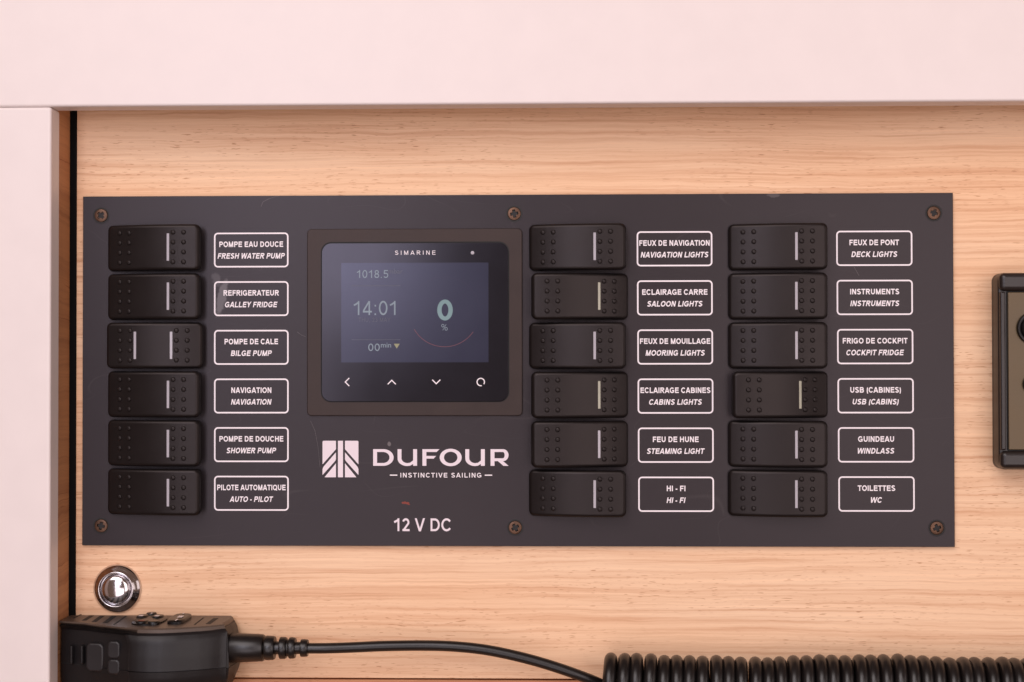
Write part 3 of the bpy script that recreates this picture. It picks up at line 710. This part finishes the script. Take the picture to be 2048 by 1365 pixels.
# grooves and slots running front to back on the top face
def tslot(x0, y0, x1, y1, wd, mat=m_slot, name='speaker_slot'):
    a, b = PZ(x0, y0, z0), PZ(x1, y1, z0); n = Vector((wd/2, 0, 0)); zz = 0.00012
    me = mesh(name, [a-n-Vector((0,0,.0003)), a+n-Vector((0,0,.0003)), b+n-Vector((0,0,.0003)), b-n-Vector((0,0,.0003)), a-n+Vector((0,0,zz)), a+n+Vector((0,0,zz)), b+n+Vector((0,0,zz)), b-n+Vector((0,0,zz))],
              [(0,1,2,3),(4,5,6,7),(0,1,5,4),(1,2,6,5),(2,3,7,6),(3,0,4,7)])
    o = link(name, me, mat, tf)
for s in ((184, 1231.5, 168, 1241.5, .0022), (205, 1232, 188, 1244, .0024), (228, 1233, 210, 1246.5, .0026), (252, 1233, 228, 1250, .0010), (407, 1236, 389, 1250, .0008), (432, 1237, 416, 1248.5, .0024), (162, 1229.5, 147, 1237, .0008)):
    tslot(*s)
def pad(name, px, py, rx, ry, hgt, mat, n=28, sq=2.6):
    c = PZ(px, py, z0); ls = []
    for s, z in ((1, -0.0004), (1, hgt*0.6), (0.93, hgt*0.9), (0.8, hgt)):
        l = []
        for i in range(n):
            a = 2*math.pi*i/n; ca, sa = math.cos(a), math.sin(a)
            l.append((c.x + rx*s*math.copysign(abs(ca)**(2/sq), ca), c.y + ry*s*math.copysign(abs(sa)**(2/sq), sa), z0+z))
        ls.append(l)
    return loft(ls, True, True, name, 50)
m_key = plain('soft_black_key', (0.007, 0.006, 0.006), 0.32, var=0.1, spec=0.35)
hk('button_pad', pad('button_pad', 299, 1243, 0.0080, 0.0118, 0.0012, m_key), m_key)
for (x, y) in ((285, 1238), (316, 1238.5), (284, 1248.5), (308, 1249)):
    hk('button', pad('button', x, y, 0.0029, 0.0036, 0.0019, m_key, 18), m_key)
hk('button', pad('button', 303, 1233, 0.0026, 0.0026, 0.0019, m_key, 18), m_key)
hk('button', pad('button', 359, 1241.5, 0.0046, 0.0112, 0.0020, m_key, 24, 3.5), m_key)
m_mark = plain('key_mark', (0.70, 0.66, 0.68), 0.4)
def mark(px, py, wx, wy, mat=m_mark):
    c = PZ(px, py, z0+0.0023); z = z0+0.0023
    hk('key_mark', mesh('key_mark', [(c.x-wx, c.y-wy, z), (c.x+wx, c.y-wy, z), (c.x+wx, c.y+wy, z), (c.x-wx, c.y+wy, z)], [(0,1,2,3)]), mat)
for a in ((282, 1231.5, .0011, .0016), (314, 1232, .0011, .0016), (303.5, 1226.6, .0004, .0012), (361, 1233.5, .0013, .0026), (353, 1240, .0004, .0022), (367, 1227.0, .0004, .0012)): mark(*a)
mark(283, 1241.5, .0016, .0012, m_red)
# cover over the right part of the front, its left edge a curved lip; talk button plates and ribs in the recess beside it
m_grip = plain('grip_plastic', (0.014, 0.012, 0.013), 0.45, var=0.1, nscale=2200, bump=0.15)
def fY(x):
    for a, b in zip(fp, fp[1:]):
        if a.x <= x <= b.x: return a.y + (b.y-a.y)*(x-a.x)/(b.x-a.x)
    return fp[0].y if x < fp[0].x else fp[-1].y
def zY(dz):                                # how far the front stands out at a given depth below the top
    t = [(0.0, -.0014), (.005, -.0010), (.009, -.0004), (.014, .0004), (.0212, .0009), (.026, .0002), (.033, -.0035), (.050, -.0125)]
    for (a, u), (b, v) in zip(t, t[1:]):
        if a <= dz <= b: return u + (v-u)*(dz-a)/(b-a)
    return t[-1][1]
def cover_part(d0, d1):
    rows = []; nr = 12; nc = 26
    xr = fp[-1].x + 0.0012
    for r in range(nr+1):
        dz = d0 + (d1-d0)*r/nr
        py = 1256 + dz/0.0350*140
        t = min(1, max(0, (py-1262)/34)); xl_ = P(235 + 19*math.sin(t*math.pi/2), 1300, -0.034).x
        row = []
        for c in range(-4, nc+1):
            if c < 0:
                a = R(90*(c+4)/4); x = xl_ + 0.0016*(1-math.cos(a)); off = -0.0034 + 0.0046*math.sin(a)
            else: x = xl_ + 0.0016 + (xr - xl_ - 0.0016)*c/nc; off = 0.0012
            e = 0.0012*max(0, 1-(dz-0.0034)/0.0022) if d0 < 0.005 else 0
            row.append((x, fY(x) - zY(dz) - off + e, z0-dz))
        rows.append(row)
    vs = [v for r in rows for v in r]; w_ = nc+5
    fs = [(r*w_+c, r*w_+c+1, (r+1)*w_+c+1, (r+1)*w_+c) for r in range(nr) for c in range(w_-1)]
    me = bpy.data.meshes.new('front_cover'); me.from_pydata(vs, [], fs)
    bm = bmesh.new(); bm.from_mesh(me)
    bmesh.ops.recalc_face_normals(bm, faces=bm.faces)
    if sum(f.normal.y for f in bm.faces) > 0:
        for f in bm.faces: f.normal_flip()
    ret = bmesh.ops.extrude_face_region(bm, geom=bm.faces[:])
    for v in [g_ for g_ in ret['geom'] if isinstance(g_, bmesh.types.BMVert)]: v.co.y += 0.0030
    bmesh.ops.recalc_face_normals(bm, faces=bm.faces)
    bm.to_mesh(me); bm.free(); me.polygons.foreach_set('use_smooth', [True]*len(me.polygons)); me.set_sharp_from_angle(angle=R(40)); return me
hk('front_cover', cover_part(0.0036, 0.0206), m_hand)
hk('front_cover', cover_part(0.0210, 0.0500), m_hand)
def plate_at(name, x0, x1, y0, y1, Yf, r, mat, rot=0):
    a, b = P(x0, y0, Yf), P(x1, y1, Yf); me = slab(b.x-a.x, a.z-b.z, r, 0.006, 0.0, 0.0009, name)
    o = link(name, me, mat, hs); o.location = Vector(((a.x+b.x)/2, Yf, (a.z+b.z)/2)) - Vector(hs.location); o.rotation_euler = (0, 0, rot); return o
fx = lambda px: fY(P(px, 1300, -0.03).x)
plate_at('talk_button', 213.5, 240, 1283, 1318.5, fx(227)+0.0013, 0.0022, m_grip, R(-9))
plate_at('talk_button', 213.5, 240, 1319.5, 1350, fx(227)+0.0013, 0.0022, m_grip, R(-9))
plate_at('talk_button', 170, 208, 1287, 1344, fx(189)+0.0014, 0.0028, m_grip, R(-11))
for x in (160, 139): plate_at('grip_rib', x, x+6, 1292, 1330, fx(x+3)+0.0010, 0.0006, m_hand)
# collar at the end of the body
xe = xR + 0.003
yc = -0.017
zc = P(500, 1296, yc).z
def cyl(x0, x1, r0, r1, n=28, sy=1.0):
    ls = [[(x, yc + math.cos(2*math.pi*i/n)*r*sy, zc + math.sin(2*math.pi*i/n)*r) for i in range(n)] for x, r in ((x0, r0*0.96), (x0+0.0006, r0), (x1-0.0006, r1), (x1, r1*0.94))]
    return loft(ls, True, True, 'strain_relief', 45)
def X(px): return P(px, 1293, yc).x
sr = hk('strain_relief', cyl(X(462), X(528), 0.0074, 0.0067), m_cord)
core = link('core', cyl(X(520), X(616), 0.0034, 0.0030), m_cord, sr)
for (a, b, r0, r1) in ((531, 550, .0061, .0059), (560, 573, .0055, .0054), (573.3, 578.7, .0043, .0043), (579, 591, .0054, .0052), (602, 616, .0044, .0043)):
    link('relief_ring', cyl(X(a), X(b), r0, r1), m_cord, sr)
for (a, b) in ((498, 518), (500, 516)):
    pass
# cord, then coil
pts = [(610, 1297, -.017), (650, 1297, -.017), (700, 1295.5, -.016), (770, 1292.5, -.015), (850, 1291.5, -.014), (910, 1293.5, -.014), (970, 1300, -.014), (1030, 1312, -.014), (1090, 1328, -.014), (1150, 1348, -.014), (1200, 1368, -.012)]
ctrl = [P(x, y, Y) for x, y, Y in pts]
rad = 0.00265
coil_r, wire = 0.0118, 0.00322
ax = P(1230, 1369, -0.018); pitch = 25.05*S
cyc, czc = -0.0175, P(1500, 1372, -0.0175).z
x0c = P(1206, 1340, -0.0175).x
turns = 46; hel = []
steps = 26
for i in range(turns*steps+1):
    t = i/steps; a = 2*math.pi*t + math.pi
    adv = pitch*(t + 0.22*(1-math.exp(-t*0.6)))
    wob = 0.0007*math.sin(t*0.33+1.1) + 0.0003*math.sin(t*0.9) + 0.00022*math.sin(t*2.3+0.4)
    adv += pitch*(0.05*math.sin(t*1.7) + 0.03*math.sin(t*3.9+1))
    hel.append(Vector((x0c + adv, cyc - coil_r*math.sin(a)*-1, czc + wob + coil_r*math.cos(a)*1)))
lead = [ctrl[-1] + Vector((0.004, 0.000, -0.0035)), hel[0] + Vector((-0.003, 0.001, -0.0008))]
cordline = spline(ctrl + lead, 10)
hk('cord', tube(cordline + [hel[0]], rad, 18, 'cord'), m_cord)
hk('coiled_cord', tube(hel, wire, 14, 'coiled_cord'), m_cord, lab='tightly coiled black cord')

# ------------------------------------------------------------------ device at the right edge
d0 = P(1990, 742, -0.012)
dv = thing('wall_device', (d0.x+0.04, YW, d0.z), 'black cased device with bronze coloured face and round knobs, cut off by the right edge', 'device')
def dk(name, me, mat, lab=None):
    o = link(name, me, mat, dv); o.location = -Vector(dv.location)
    if lab: o['label'] = lab
    return o
def dslab(name, x0, y0, x1, y1, Yb, Yf, r, mat, bev=0.0006):
    a, b = P(x0, y0, Yf), P(x1, y1, Yf)
    me = slab(b.x-a.x, a.z-b.z, r, Yb, Yf, bev, name); me.transform(Matrix.Translation(((a.x+b.x)/2, 0, (a.z+b.z)/2)))
    return dk(name, me, mat)
dslab('mounting_flange', 1993.5, 546, 2330, 940, YW, -0.006, 0.004, m_radio, 0.0012)
dslab('case', 1996, 546.5, 2330, 939, -0.006, -0.0135, 0.0042, m_radio, 0.001)
dslab('case_end', 2001, 546, 2330, 581.5, -0.0130, -0.0165, 0.0026, m_radio, 0.0022)
dslab('case_end', 2003, 903, 2330, 938.5, -0.0130, -0.0165, 0.0026, m_radio, 0.0022)
dslab('side_bar', 2001, 584, 2013, 901, -0.0130, -0.0158, 0.0008, m_radio, 0.0007)
fb = dslab('face_backing', 2013.5, 583, 2320, 902, -0.0130, -0.0142, 0.0006, m_slot, 0.0002)
dslab('face_panel', 2016, 585, 2320, 900, -0.0135, -0.0150, 0.0006, m_bronze, 0.0003)
def knob(px, py, r, hgt):
    c = P(px, py, -0.015)
    me = lathe([(r, 0), (r, 0.0012), (r*0.96, 0.002), (r*0.86, 0.002), (r*0.84, 0.0012), (r*0.80, 0.0012), (r*0.78, hgt*0.9), (r*0.72, hgt), (0, hgt)], 48, 'knob')
    o = link('knob', me, m_key, dv); o.location = c - Vector(dv.location)
knob(2066, 657, 0.0082, 0.006); knob(2066, 769, 0.0052, 0.004)
